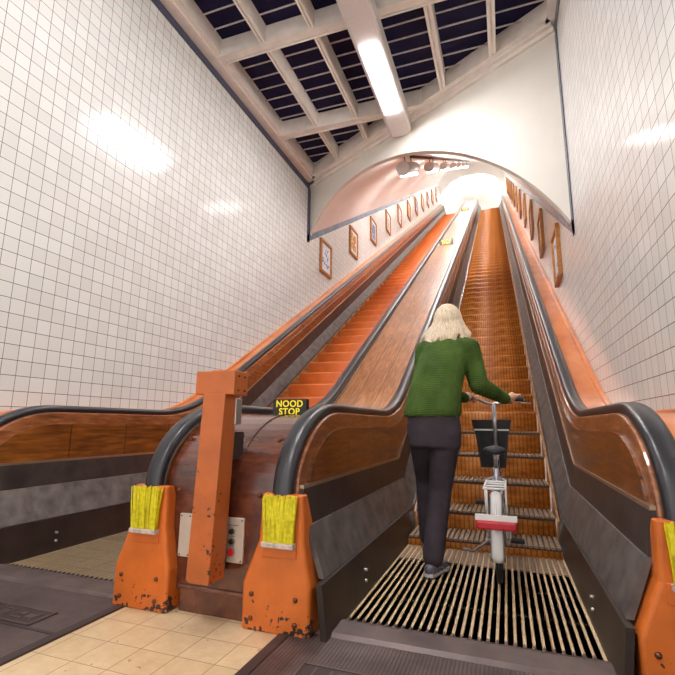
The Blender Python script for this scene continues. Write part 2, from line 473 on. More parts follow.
def band(mb, x_lo, x_hi, f_lo, f_hi, ys, th=.03, s=1):
    """solid strip: lower edge (x_lo, f_lo), upper edge (x_hi, f_hi), thickened outwards by th*s"""
    mb.loft([[(x_lo, y, f_lo(y)), (x_hi, y, f_hi(y)), (x_hi+s*th, y, f_hi(y)), (x_lo+s*th, y, f_lo(y))] for y in ys])
    return mb
def stepz(y):
    if y <= 3.7: return 0.0
    if y <= 4.9: return T30*(y-3.7)**2/2.4
    return T30*(y-4.3)
NSTEP = 72; PITCH = .4065

def escalator(name, c, label, rmat, tmat, cmat, emblem):
    E = tag(empty(name, (0, 0, 0)), label, 'escalator')
    YS0 = sorted(set([2.6, 2.6, 3.0, 3.5, 4.0, y_trim, y_dark, y_grey, y_skirt, 5.2, 6, 8, 12, 18, 25, YTOP, YTOP+1.2]))
    for s in (-1, 1):
        X = lambda o: c + s*o
        YS = [2.36 if (c == CL and s == 1) else 2.265] + YS0
        # handrail: rounded rubber section swept along the path
        prof = [(-.057, .012), (-.055, -.012), (-.045, -.024), (.045, -.024), (.055, -.012), (.057, .012), (.050, .030), (.030, .040), (-.030, .040), (-.050, .030)]
        rings = []
        for i, p in enumerate(PATH):
            a = PATH[max(i-1, 0)]; b = PATH[min(i+1, len(PATH)-1)]
            L = math.hypot(b[0]-a[0], b[1]-a[1]); ny, nz = -(b[1]-a[1])/L, (b[0]-a[0])/L
            rings.append([(X(.857)+q[0], p[0]+ny*(q[1]-.04), p[1]+nz*(q[1]-.04)) for q in prof])
        MB().loft(rings[1:], smooth=True).build("handrail", M['rubber'], E)
        sweep(MB(), X(.785), X(.905), .058, .172).build('coping', M['wood_cope'], E, bevel=.012)
        top = zoff(.168)
        ys = sorted(set([2.372, 2.40, 2.44, 2.5, 2.56, 2.64, 2.74, 2.85, 2.95, 3.1, 3.5, 3.9, 4.1, 4.2, 4.3, 4.4, y_trim, 4.6, 4.7, 4.8, 4.9, 5.05, 5.25, 5.5, 6, 7, 9, 12, 15, 19, 23, 28, YTOP-.7]))
        band(MB(), X(.772), X(.772), f_trim, lambda y: max(top(y)+.01, f_trim(y)+.01), ys, .03, s).build('wood_panel', M['wood_panel'], E)
        mb = MB()
        tr = [y for y in YS if y <= y_trim] + [y for y in YS if y > y_trim]
        band(mb, X(.762), X(.762), lambda y: f_trim(y)-.008, lambda y: f_trim(y)+.010, YS, .03, s); mb.build('trim_strip', M['trim'], E)
        band(MB(), X(.738), X(.764), f_dark, lambda y: f_trim(y)-.006, YS, .03, s).build('kick_panel', M['kick'], E)
        band(MB(), X(.640), X(.728), f_grey, f_dark, YS, .03, s).build('sloping_panel', M['grey'], E)
        band(MB(), X(.594), X(.625), f_skirt, lambda y: f_grey(y)-.004, ([2.19] if YS[0] < 2.3 else []) + YS, .03, s).build('skirt', M['skirt'], E)
        band(MB(), X(.592), X(.600), f_skirt, lambda y: max(f_skirt(y), T30*min(y, YTOP)-2.40), [y_skirt, 4.9, 5.2, 6, 8, 12, 18, 25, YTOP], .02, s).build('wood_edge', M['edge'], E)
        for z in (.098, .158): MB().tube([(X(.606)-s*.012, 2.86, z-.02), (X(.606)-s*.001+s*.012, 2.86, z-.02)], .009, 8).build('screw_head', M['metal'], E)
        wallside = (s == 1 and c == CR) or (s == -1 and c == CL)
        if wallside:
            w = XR if s == 1 else XL
            mb = MB(); sweep(mb, X(.915), w, .055, .30)
            mb.build('outer_deck', M['orange_deck'], E)
            mb = MB(); sweep(mb, w - s*.05, w, .03, .07); mb.build('deck_moulding', M['orange_deck'], E, bevel=.012)
    # steps
    hw = .588
    NC = 29
    def mesh_step(h, cleated=True):
        mb = MB()
        fr_ = .005 if cleated else .022
        mb.box(-hw, hw, fr_, PITCH, -.035, -.011 if cleated else -.002, 0)
        w = 2*hw/NC
        for k in range(NC):
            x = -hw + w*k
            mb.box(x + w*.17, x + w*.83, fr_-.005, PITCH-.002, -.016, 0, 1)
        return mb
    def riser_mesh(h, top=True):
        mb = MB(); P = []
        for i in range(9):
            t = i/8
            P.append((-.010*math.sin(math.pi*t) + .012*(1-t), -.014 - h*t) if top else ((-.004 if c == CR else 0)*math.sin(math.pi*t), -.0 - (h+.012)*t))
        mb.loft([[(-hw, y, z), (hw, y, z), (hw, y+.02, z), (-hw, y+.02, z)] for y, z in P], smooth=True)
        return mb
    std = None
    M['tread_up'] = plain('orange_worn_tread', (160, 96, 44), .5, var=.15)
    for k in range(NSTEP):
        y = 2.46 + PITCH*k; z = stepz(y + .2); zp = stepz(y - PITCH + .2) if k else 0
        h = z - zp
        full = z > 1.2
        if full and std:
            st = std.copy(); COL.objects.link(st); st.parent = E; st.location = (c, y, z)
            for ch in std.children:
                d_ = ch.copy(); COL.objects.link(d_); d_.parent = st
            continue
        tan = z < (.95 if c == CR else .05)
        st = mesh_step(h, tan).build('step', [tmat, cmat] if tan else ([M['tread_l'], M['riser_l']] if c == CL else [M['tread_up'], M['tread_up']]), E, loc=(c, y, z))
        if h > .004:
            riser_mesh(max(h, .02), tan).build('riser', rmat, st)
        if full: std = st
    # landing plate with comb
    x0, x1 = (c-.80, c+.835) if c == CR else (c-1.1, c+.748)
    if c == CR: x0, x1 = -1.075, XR
    else: x0, x1 = XL, -2.017
    mb = MB(); mb.loft([[(x0, y, -.02), (x1, y, -.02), (x1, y, z), (x0, y, z)] for y, z in ((-1.6, .006), (2.26, .006))])
    mb.build('landing_plate', M['rib'], E)
    mb = MB(); mb.loft([[(c-.62, y, -.02), (c+.62, y, -.02), (c+.62, y, z), (c-.62, y, z)] for y, z in ((2.245, .007), (2.27, .020), (2.40, .026), (2.455, .012))])
    w = 2*hw/NC
    for k in range(NC):
        xx = c - hw + w*k - w*.0
        mb.box(xx - w*.12, xx + w*.14, 2.44, 2.50, -.012, .008)
    mb.build('comb', M['plate'], E)
    mb = MB()
    for e in ((x0, x0+.05), (x1-.05, x1)):
        mb.box(e[0], e[1], -1.6, 2.26, .004, .010)
    mb.box(x0, x1, 1.795, 1.815, .004, .0085)
    mb.build('border', M['plate_dark'], E)
    ex = emblem
    mb = MB(); mb.box(ex-.24, ex+.24, 1.82, 1.985, .004, .009)
    em = mb.build('emblem_plate', M['plate_dark'], E)
    mb = MB()
    for q in ((ex-.235, ex+.235, 1.822, 1.832), (ex-.235, ex+.235, 1.972, 1.982), (ex-.235, ex-.225, 1.822, 1.982), (ex+.225, ex+.235, 1.822, 1.982)): mb.box(*q, .008, .013)
    for k, (u, v, w_, h_) in enumerate(((-.19, .03, .05, .012), (-.17, .06, .012, .07), (-.10, .04, .012, .08), (-.06, .10, .06, .012), (-.02, .04, .012, .07), (.04, .03, .08, .014), (.06, .07, .04, .03), (.12, .05, .07, .04), (.17, .03, .012, .09))):
        mb.box(ex+u, ex+u+w_, 1.835+v, 1.835+v+h_, .008, .012)
    mb.build('raised_letters', M['plate'], em)
    return E

ESC_R = escalator('escalator', CR, 'wooden escalator the person is boarding, with ridged treads and brown-orange risers', M['riser_r'], M['tread'], M['cleat'], -.62)
ESC_L = escalator('escalator', CL, 'empty wooden escalator with smooth bright orange steps, beside the plain tiled wall', M['riser_l'], M['tread'], M['cleat'], -2.50)

# ------------------------------------------------------------------ console between the escalators
CON = tag(empty('escalator_console', (XC, 2.4, 0)), 'rounded dark wood console with plank deck, rising between the two escalators', 'console')
i_split = next(i for i, p in enumerate(PATH) if p[0] > 4.68)
off = (-XC, -2.4, 0)
def con(mb): mb.v = [(x-XC, y-2.4, z) for x, y, z in mb.v]; return mb
con(sweep(MB(), -1.845, -1.145, .075, .16, 0, i_split+1, smooth=False)).build('drum_cover', M['wood_drum'], CON)
con(sweep(MB(), -1.845, -1.145, .075, .16, i_split, None)).build('deck', M['wood_deck'], CON)
mb = sweep(MB(), -1.418, -1.398, .068, .09, 1, i_split+1); con(mb).build('joint_strip', M['wood_drum'], CON)
for xx in (-1.843, -1.167):
    con(sweep(MB(), xx, xx+.02, .066, .09, i_split, None)).build('edge_strip', M['trim'], CON)
mb = MB().box(-.22, .21, -.14, .3, 0, .13); mb.box(-.23, .22, -.15, .3, .115, .135); mb.build('base', M['wood_drum'], CON, bevel=.006)
mb = MB()
for x, z in ((-.27, .62), (.25, .62), (-.30, .9), (.28, .9)):
    yy = [p for p in offset(.075)]
    # find front surface y at that height
    y_ = next((a[0] + (b[0]-a[0])*(z-a[1])/(b[1]-a[1]) for a, b in zip(yy, yy[1:]) if a[1] <= z <= b[1] and b[1] > a[1]), 2.26)
    MB().ball((x, y_-2.4, z), .014, 6).build('screw_head', M['bolt'], CON)
def ctrl(x0, x1, z0, z1, buttons):
    o = MB().box(x0-XC, x1-XC, -.150, -.133, z0, z1).build('control_plate', M['ctrl'], CON, bevel=.004)
    w = x1-x0; cx = (x0+x1)/2-XC
    if buttons:
        for z, m, r in ((z0+.158, 'steelbtn', .014), (z0+.108, 'steelbtn', .014), (z0+.055, 'red', .017)):
            MB().tube([(cx, -.150, z), (cx, -.158, z)], r*1.25, 14, 1).tube([(cx, -.158, z), (cx, -.168, z)], r, 14, 0).build('button', [M[m], M['metal']], o)
        mb = MB().box(cx-.035, cx+.035, -.1515, -.150, z0+.186, z0+.189)
        for z in (z0+.131, z0+.082): mb.box(cx-.012, cx+.012, -.1515, -.150, z, z+.003)
        mb.build('lettering', M['kick'], o)
    for x in (x0+.012, x1-.012):
        for z in (z0+.012, z1-.012): MB().ball((x-XC, -.150, z), .005, 5).build('screw_head', M['kick'], o)
ctrl(-1.462, -1.330, .275, .50, True)
ctrl(-1.74, -1.66, .275, .50, False)

# orange post in front of the console
PO = tag(empty('orange_post', (-1.46, 2.16, 0)), 'worn orange T-shaped steel post standing before the rounded console', 'post')
mb = MB()
mb.loft([[(-.080, -.095, .215), (.055, -.095, .215), (.055, .045, .215), (-.080, .045, .215)], [(-.055, -.075, 1.15), (.080, -.075, 1.15), (.080, .045, 1.15), (-.055, .045, 1.15)]])
mb.box(-.112, .13, -.072, .065, 1.145, 1.272)
mb.box(-.05, .05, -.03, .03, 1.272, 1.282)
mb.build('post_body', M['orange_post'], PO, bevel=.007)
MB().box(-.05, .03, .045, .10, .24, .40).build('bracket', M['kick'], PO); MB().box(-.05, .05, .045, .18, .80, .95).build('bracket', M['kick'], PO)
MB().box(.04, .085, .03, .09, .99, 1.13).build('switch_box', M['metal'], PO, bevel=.004)
for z in (1.17, 1.245):
    for y in (-.03, .03): MB().ball((.131, y, z), .008, 5).build('rivet_head', M['bolt'], PO)

# newel guards with brushes
def guard(cx, label):
    g = tag(empty('newel_guard', (cx, 2.19, 0)), label, 'guard', 'orange guards at the handrail ends')
    mb = MB()
    def ring(z, w, f, b): 
        c_ = .012; l, r_ = w
        return [(l+c_, f, z), (r_-c_, f, z), (r_, f+c_, z), (r_, b, z), (l, b, z), (l, f+c_, z)]
    mb.loft([ring(.0, (-.190, .178), 0, .18), ring(.2, (-.192, .180), 0, .18), ring(.215, (-.190, .180), .0, .18), ring(.42, (-.108, .140), .0, .16), ring(.645, (-.098, .132), .0, .06)])
    mb.build('guard_body', M['orange'], g, bevel=.008)
    for x in (-.135, .105):
        for z in (.055, .165): MB().ball((x, -.002, z), .013, 6, sc=(1, .7, 1)).build('bolt_head', M['bolt'], g)
    MB().box(-.085, .105, -.008, .002, .345, .42).build('clamp_plate', M['orange'], g, bevel=.003)
    mb = MB(); rnd = random.Random(int(cx*1000))
    for row in range(3):
        for k in range(34):
            x = -.060 + .153*k/33 + rnd.uniform(-.002, .002); y = -.012 - .011*row
            lean = (x+.004)*.16 + rnd.uniform(-.008, .008); hh = .636 + rnd.uniform(-.014, .012)
            if rnd.random() < .03: lean += .03
            w = .0031
            p0 = Vector((x, y, .415)); p1 = Vector((x+lean*.5, y-.004, .53)); p2 = Vector((x+lean, y-.002+rnd.uniform(-.006, .004), hh))
            mb.loft([[p+Vector((-w, -w*.7, 0)), p+Vector((w, -w*.7, 0)), p+Vector((0, w*.9, 0))] for p in (p0, p1, p2)])
    br = mb.build('brush', M['yellow'], g); br['label'] = 'bright yellow brush bristles'
    MB().box(-.070, .104, -.046, .0, .398, .422).build('brush_holder', [M['whitestrip']], br, bevel=.004)
guard(-1.10, 'orange newel guard with yellow brush, on the person\'s side of the console')
guard(-1.925, 'orange newel guard with yellow brush, on the empty escalator side of the console')
guard(.622, 'orange newel guard with yellow brush, below the handrail along the wall of framed pictures')

# NOOD STOP boxes
def sign(x, y, tilt, dz, label, group=None, sc=1.0):
    zt_ = zoff(.075)(y)
    o = tag(empty('emergency_stop_sign', (x, y, zt_+dz)), label, 'sign', 'emergency stop boxes on the console')
    o.rotation_euler = (tilt, 0, 0); o.scale = (sc, sc, sc)
    mb = MB().box(-.132, .132, 0, .05, 0, .118); mb.build('sign_box', M['black'], o, bevel=.005)
    cu = bpy.data.curves.new('lettering', 'FONT'); cu.body = 'NOOD\nSTOP'; cu.align_x = 'CENTER'; cu.size = .064; cu.space_line = .86; cu.offset = .0012; cu.space_character = 1.08
    cu.extrude = .001
    t = bpy.data.objects.new('lettering', cu); COL.objects.link(t)
    dg = bpy.context.evaluated_depsgraph_get(); me = bpy.data.meshes.new_from_object(t.evaluated_get(dg))
    bpy.data.objects.remove(t)
    me.materials.clear(); me.materials.append(M['text'])
    t = bpy.data.objects.new('lettering', me); COL.objects.link(t); t.parent = o
    t.rotation_euler = (math.pi/2, 0, 0); t.location = (0, -.002, .063)
    return o
sign(-1.437, 2.98, 0, -.004, 'black emergency stop sign with yellow NOOD STOP lettering, on the rounded console top')
sign(-1.56, 14.9, 0, .0, 'small black and yellow stop sign halfway up the plank deck', sc=1.65)
sign(-1.56, 25.6, 0, .0, 'tiny black and yellow stop sign near the head of the plank deck', sc=1.65)
for y, w in ((14.75, 'halfway up'), (25.4, 'near the head of')):
    for x, sd in ((-1.80, 'empty escalator'), (-1.27, 'boarded escalator')):
        z = zoff(.075)(y)
        o = MB().loft([[(-.04, -.035, .0), (.04, -.035, .0), (.04, .035, .04), (-.04, .035, .04)], [(-.025, -.025, .045), (.025, -.025, .045), (.025, .025, .075), (-.025, .025, .075)]]).build('deck_deflector', M['pale'], loc=(x, y, z-.005))
        tag(o, 'small pale yellow slide stop %s the deck, on the %s side' % (w, sd), 'block', 'slide stops on the plank deck')

# ------------------------------------------------------------------ framed pictures
def artmat(name, cols, seed):
    t = NT(name); v = t.coord((1, 1, 1))
    mp = v.node; mp.inputs['Location'].default_value = (seed*3.1, seed*1.7, seed*.9)
    n1 = t.noise(v, 5.5, 2, .5)
    st = [(.30+.09*i, srgb(*c)) for i, c in enumerate(cols)]
    c = t.ramp(n1, st); t.mat.node_tree.nodes[-1].color_ramp.interpolation = 'CONSTANT'
    return t.set(c, .35)
ARTS = [artmat('abstract_print_a', [(228, 232, 240), (204, 214, 232), (228, 230, 238), (70, 84, 130), (220, 224, 232)], 1),
        artmat('abstract_print_b', [(230, 214, 180), (196, 60, 60), (90, 130, 80), (230, 190, 80), (160, 60, 90)], 2),
        artmat('abstract_print_c', [(60, 90, 140), (120, 150, 190), (40, 60, 110), (190, 205, 225), (80, 120, 150)], 3),
        artmat('abstract_print_d', [(214, 200, 176), (150, 130, 110), (222, 214, 200), (120, 140, 130), (230, 222, 205)], 4)]
lab_l = ['first', 'second', 'third', 'fourth', 'fifth', 'sixth', 'seventh', 'eighth', 'ninth', 'tenth', 'eleventh']
look_l = ['pale blue and white', 'red and green', 'deep blue', 'muted grey']
def picture(X, s, y, k, side):
    z = T30*y - .97
    lk = look_l[k % 4] if s > 0 else ''
    if s > 0: lab = 'wood-framed %s print, %s from the arch beside the empty escalator' % (lk, lab_l[k])
    else: lab = 'edge-on wood-framed picture, %s from the arch beside the boarded escalator' % lab_l[k]
    o = tag(empty('framed_picture', (X, y, z)), lab, 'picture', 'framed pictures along the %s' % side)
    W, H, D, F = .72, .82, .06, .065
    mb = MB()
    for q in ((0, W, 0, F), (0, W, H-F, H), (0, F, F, H-F), (W-F, W, F, H-F)):
        a, b = sorted((s*.0, s*D)); mb.box(a, b, q[0], q[1], q[2], q[3])
    mb.build('frame', M['frame'], o, bevel=.01)
    a, b = sorted((s*.005, s*.025)); MB().box(a, b, F-.01, W-F+.01, F-.01, H-F+.01).build('mount', M['mat'], o)
    a, b = sorted((s*.025, s*.028)); MB().box(a, b, F+.08, W-F-.08, F+.09, H-F-.09).build('print', ARTS[k % 4], o)
for k in range(11):
    picture(XL, 1, 9.49+2.18*k, k, 'wall beside the empty escalator')
    picture(XR, -1, 7.22+2.2*k, k, 'wall beside the boarded escalator')

# cctv camera hanging at the upper end
o = tag(empty('security_camera', (-1.9, YEND-.15, 20.2)), 'small dark security camera high on the white end wall', 'camera')
MB().tube([(0, 0, 0), (0, -.5, -.1), (.1, -.8, -.3)], .06, 8).build('bracket', M['kick'], o)
MB().box(-.16, .16, -1.3, -.7, -.45, -.2).build('camera_body', M['black'], o, bevel=.03)

exec_people = True
# ------------------------------------------------------------------ person
def remesh(name, mb, mat, parent, voxel, smooth=4, sub=0):
    o = mb.build(name, mat, parent)
    r = o.modifiers.new('r', 'REMESH'); r.mode = 'VOXEL'; r.voxel_size = voxel; r.use_smooth_shade = True
    s = o.modifiers.new('s', 'SMOOTH'); s.iterations = smooth; s.factor = .5
    bake(o)
    for p in o.data.polygons: p.use_smooth = True
    if not o.data.materials: o.data.materials.append(mat)
    return o
def limb(mb, pts, rs, n=14, sq=None):
    """tapered limb with balls at the joints; sq squashes (x,y)"""
    fine_p, fine_r = [], []
    P = [Vector(p) for p in pts]
    for i in range(len(P)-1):
        m = 6
        for j in range(m):
            t = j/m; fine_p.append(P[i].lerp(P[i+1], t)); fine_r.append(rs[i]*(1-t)+rs[i+1]*t)
    fine_p.append(P[-1]); fine_r.append(rs[-1])
    mb.tube(fine_p, fine_r, n)
    for p, r in zip(P, rs): mb.ball(p, r*.99, 8)
def torso(mb, secs, n=24):
    """secs: (centre, half width, half depth)"""
    mb.loft([[(c[0]+w*math.cos(a)*(1-.0), c[1]+dp*math.sin(a), c[2]) for a in [2*math.pi*k/n for k in range(n)]] for c, w, dp in secs], smooth=True)

def knit():
    t = NT('green_knit'); o = t.xyz()
    w = t.math('SINE', t.math('MULTIPLY', o[0], 520)); w2 = t.math('SINE', t.math('MULTIPLY', t.math('ADD', o[2], t.math('MULTIPLY', o[1], .3)), 420))
    nz = t.noise(t.coord(), 6, 3)
    c = t.ramp(nz, [(.3, srgb(50, 74, 24)), (.7, srgb(80, 106, 44))])
    t.bump(t.math('ADD', w, w2), .5, .004)
    return t.set(c, .85, spec=.2)
M['sweater'] = knit()
M['trousers'] = plain('charcoal_trousers', (62, 54, 60), .8, var=.15, scale=6, spec=.2)
M['skin'] = plain('skin', (220, 170, 142), .5, var=.05, scale=20)
M['shoe'] = plain('dark_grey_shoe', (92, 88, 98), .45, var=.15)
M['sole'] = plain('pale_shoe_sole', (190, 184, 186), .5)
def hairmat():
    t = NT('blond_hair'); nz = t.noise(t.coord((30, 30, 3)), 4, 5, .6)
    t.bump(nz, .6, .01)
    return t.set(t.ramp(nz, [(.3, srgb(190, 160, 120)), (.5, srgb(226, 204, 172)), (.7, srgb(244, 232, 212))]), .55)
M['hair'] = hairmat()

PER = tag(empty('person', (-.48, 3.5, 0)), 'person with blond hair, green sweater and dark trousers, pushing a bicycle up the escalator', 'person')
def loc(mb): mb.v = [(x+.48, y-3.5, z) for x, y, z in mb.v]; return mb
neck = Vector((-.405, 3.63, 1.66)); head = Vector((-.395, 3.70, 1.80))
shR, elR, wrR = Vector((-.235, 3.60, 1.575)), Vector((-.175, 3.60, 1.295)), Vector((.015, 3.86, 1.205))
shL, elL, wrL = Vector((-.575, 3.62, 1.575)), Vector((-.63, 3.70, 1.30)), Vector((-.285, 3.88, 1.215))
hipR, knR, anR = Vector((-.405, 3.41, .98)), Vector((-.465, 3.47, .54)), Vector((-.510, 3.35, .115))
hipL, knL, anL = Vector((-.575, 3.43, .98)), Vector((-.600, 3.70, .60)), Vector((-.600, 3.74, .15))
GRIP_R, GRIP_L = Vector((.085, 3.93, 1.205)), Vector((-.275, 3.94, 1.215))
# body
b = MB()
torso(b, [((-.49, 3.42, .90), .165, .115), ((-.49, 3.42, 1.0), .17, .12), ((-.475, 3.45, 1.18), .145, .105), ((-.44, 3.53, 1.38), .165, .11), ((-.41, 3.59, 1.54), .165, .10), ((-.405, 3.61, 1.62), .10, .07)])
limb(b, [(-.405, 3.60, 1.58), neck, (-.40, 3.66, 1.74)], [.075, .058, .055])
b.ball(head, .105, 12, sc=(.88, 1.08, 1.22)); b.ball(head + Vector((0, .05, -.055)), .075, 10, sc=(.85, 1, .95))
b.ball(head + Vector((0, .125, -.015)), .017, 6, sc=(.8, 1.2, 1.5))        # nose
b.ball(head + Vector((-.093, .0, -.01)), .027, 6, sc=(.5, .8, 1.3)); b.ball(head + Vector((.093, .0, -.01)), .027, 6, sc=(.5, .8, 1.3))
b.ball(head + Vector((0, .105, -.065)), .02, 6, sc=(1.4, .6, .5))           # mouth
for sh, el, wr in ((shR, elR, wrR), (shL, elL, wrL)): limb(b, [sh, el, wr], [.05, .040, .029])
for h, k, a_ in ((hipR, knR, anR), (hipL, knL, anL)): limb(b, [h, k, a_], [.085, .055, .038])
# hands: palm plus five fingers closed over the grips (grip axis roughly along x)
def hand(mb, wr, g, sgn):
    d = (g - wr).normalized(); palm = wr.lerp(g, .72) + Vector((0, 0, .022))
    mb.tube([wr, wr.lerp(g, .4)+Vector((0, 0, .012)), palm], [.028, .032, .036], 12); mb.ball(palm, .037, 8, sc=(1.15, 1, .6))
    for i, (u, ln) in enumerate(((-.034, .92), (-.011, 1.0), (.012, .97), (.033, .82))):
        c0 = g + Vector((u, -.02, .034)); r = .0095
        pts = [palm + Vector((u*.8, .01, .008)), c0 + Vector((0, .022, 0)), c0 + Vector((0, .020+.028*ln, -.016)), c0 + Vector((0, .020+.024*ln, -.044)), c0 + Vector((0, .012, -.058))]
        mb.tube(pts, [r*1.1, r*1.08, r, r*.95, r*.8], 8)
        for p in pts[1:]: mb.ball(p, r*.92, 5)
    tp = [palm + Vector((-sgn*.03, -.01, -.002)), g + Vector((-sgn*.048, -.012, -.002)), g + Vector((-sgn*.046, .014, -.028)), g + Vector((-sgn*.030, .024, -.034))]
    mb.tube(tp, [.013, .012, .0105, .008], 8)
    for p in tp[1:]: mb.ball(p, .010, 5)
hand(b, wrR, GRIP_R, 1); hand(b, wrL, GRIP_L, -1)
BODY = remesh('body', loc(b), M['skin'], PER, .0055, 2)
e = MB()
for sx in (-1, 1): e.ball(head + Vector((sx*.034, .098, .012)), .012, 6)
loc(e).build('eyes', M['white'], PER)
# sweater
b = MB()
torso(b, [((-.505, 3.42, 1.055), .205, .150), ((-.50, 3.42, 1.10), .212, .155), ((-.485, 3.44, 1.22), .195, .145), ((-.455, 3.50, 1.38), .195, .145), ((-.42, 3.57, 1.52), .195, .135), ((-.41, 3.60, 1.60), .165, .11), ((-.405, 3.62, 1.655), .095, .075)])
limb(b, [(-.32, 3.61, 1.60), shR, elR, wrR + Vector((-.012, -.016, 0))], [.075, .086, .074, .048])
limb(b, [(-.49, 3.62, 1.60), shL, elL, wrL + Vector((-.02, -.01, 0))], [.07, .078, .062, .045])
SW = remesh('sweater', loc(b), M['sweater'], PER, .012, 6)
# trousers
b = MB()
torso(b, [((-.49, 3.42, .84), .185, .13), ((-.49, 3.42, .95), .195, .14), ((-.495, 3.42, 1.09), .185, .135)])
limb(b, [hipR+Vector((0, 0, -.03)), knR, anR + Vector((0, 0, .005))], [.112, .082, .072])
limb(b, [hipL+Vector((0, 0, -.03)), knL, anL + Vector((0, 0, .01))], [.112, .084, .070])
remesh('trousers', loc(b), M['trousers'], PER, .011, 5)
# shoes
for a_, dr, nm in ((anR, Vector((.30, .95, 0)), 'shoe'), (anL, Vector((.05, 1, 0)), 'shoe')):
    dr = dr.normalized(); base = a_.z - .105
    b = MB()
    h0 = Vector((a_.x, a_.y, base)) - dr*.05
    for t, w, hh in ((0, .036, .075), (.05, .04, .085), (.11, .042, .06), (.17, .045, .045), (.22, .038, .035), (.25, .022, .026)):
        p = h0 + dr*t; b.ball((p.x, p.y, base + hh*.55), hh*.55 if hh > .05 else .03, 8, sc=(1.0, 1.0, 1.0)); b.ball((p.x, p.y, base+.03), w, 8, sc=(1, 1, .7))
    b.tube([a_ + Vector((0, 0, -.03)), a_ + Vector((0, 0, .04))], .042, 10)
    sh = remesh(nm, loc(b), M['shoe'], PER, .007, 4)
    q = MB(); sd = Vector((dr.y, -dr.x, 0))
    out = [(-.032, -.03), (-.04, .02), (-.036, .10), (-.047, .17), (-.036, .235), (0, .265), (.036, .235), (.047, .17), (.036, .10), (.04, .02), (.032, -.03), (0, -.042)]
    q.loft([[h0 + sd*u + dr*v + Vector((0, 0, z)) for u, v in out] for z in (.002, .022)])
    loc(q).build('sole', M['sole'], sh)
# hair
b = MB()
b.ball(head + Vector((0, -.012, .022)), .118, 12, sc=(.97, 1.05, 1.17))
rnd = random.Random(3)
for k in range(110):
    a0 = math.radians(rnd.uniform(170, 370)); rr = .098
    p0 = head + Vector((math.cos(a0)*rr*.75, math.sin(a0)*rr*.8 - .01, rnd.uniform(.04, .11)))
    out = Vector((math.cos(a0), math.sin(a0)*.9, 0))
    p1 = head + out*.118 + Vector((0, -.01, -.02)); p2 = head + out*rnd.uniform(.115, .175) + Vector((rnd.uniform(-.02, .02)-.01, -.02, rnd.uniform(-.15, -.10))); p3 = p2 + Vector((rnd.uniform(-.03, .02)-.012, -.008, rnd.uniform(-.06, -.03)))
    b.tube([p0, p1, p2, p3], [.014, .018, .012, .004], 6)
remesh('hair', loc(b), M['hair'], PER, .008, 2)

# ------------------------------------------------------------------ bicycle
BX = -.085
BK = tag(empty('bicycle', (BX, 3.32, 0)), 'silver-white small-wheeled bicycle with black basket and red tail light, pushed by the person', 'bicycle')
M['silver'] = plain('silver_bike_paint', (200, 198, 204), .25, .6, var=.03)
M['tyre'] = plain('black_tyre', (32, 30, 32), .7)
M['basket'] = plain('black_basket', (30, 32, 32), .5)
M['redlens'] = plain('red_lens', (190, 34, 44), .25)
M['saddle'] = plain('black_saddle', (34, 32, 34), .5)
def bk(mb): mb.v = [(x-BX, y-3.32, z) for x, y, z in mb.v]; return mb
RH = Vector((BX, 3.33, .278)); FH = Vector((BX, 4.24, .362)); R0 = .262
def circ(c, r, n=40, a0=0, a1=2*math.pi): return [Vector((c.x, c.y + r*math.cos(a0+(a1-a0)*i/n), c.z + r*math.sin(a0+(a1-a0)*i/n))) for i in range(n+1)]
def wheel(h, rot):
    t = bk(MB().tube(circ(h, R0-.018), .019, 10)).build('tyre', M['tyre'], None)
    w = bk(MB().tube(circ(h, R0-.045), .011, 8).tube([h+Vector((-.05, 0, 0)), h+Vector((.05, 0, 0))], .016, 10)).build('wheel', M['metal'], BK)
    t.parent = w
    m = MB()
    for k in range(20):
        a = 2*math.pi*k/20; s = .022 if k % 2 else -.022
        m.tube([h+Vector((s, .014*math.cos(a), .014*math.sin(a))), h+Vector((0, (R0-.05)*math.cos(a+.25), (R0-.05)*math.sin(a+.25)))], .0016, 4)
    bk(m).build('spokes', M['metal'], w)
wheel(RH, 0); wheel(FH, 0)
BB = Vector((BX, 3.76, .31)); HT = Vector((BX, 4.10, .80)); HB = Vector((BX, 4.135, .62)); ST = Vector((BX, 3.62, .70))
m = MB()
m.tube([BB, Vector((BX, 3.92, .47)), HB], .026, 12).tube([HB, HT], .022, 12).tube([BB, ST], .020, 12)
m.tube([ST.lerp(BB, .45), HB.lerp(HT, .6)], .018, 10)
for s in (-1, 1):
    m.tube([BB+Vector((s*.03, 0, 0)), RH+Vector((s*.058, 0, 0))], .011, 8)
    m.tube([ST.lerp(BB, .2)+Vector((s*.02, 0, 0)), RH+Vector((s*.058, 0, 0))], .009, 8)
bk(m).build('frame', M['silver'], BK)
m = MB()
for s in (-1, 1): m.tube([HB+Vector((s*.035, 0, -.04)), FH+Vector((s*.052, 0, 0))], .012, 8)
m.tube([HB+Vector((-.04, 0, -.04)), HB+Vector((.04, 0, -.04))], .015, 8)
bk(m).build('fork', M['silver'], BK)
stem_top = Vector((BX, 4.02, 1.175))
bk(MB().tube([HT, stem_top], .017, 12)).build('stem', M['silver'], BK)
m = MB()
bar = [(.145, 3.86, 1.20), (.09, 3.92, 1.205), (.03, 3.99, 1.20), (-.04, 4.02, 1.175), (-.13, 4.02, 1.175), (-.20, 3.99, 1.205), (-.27, 3.94, 1.215), (-.325, 3.88, 1.21)]
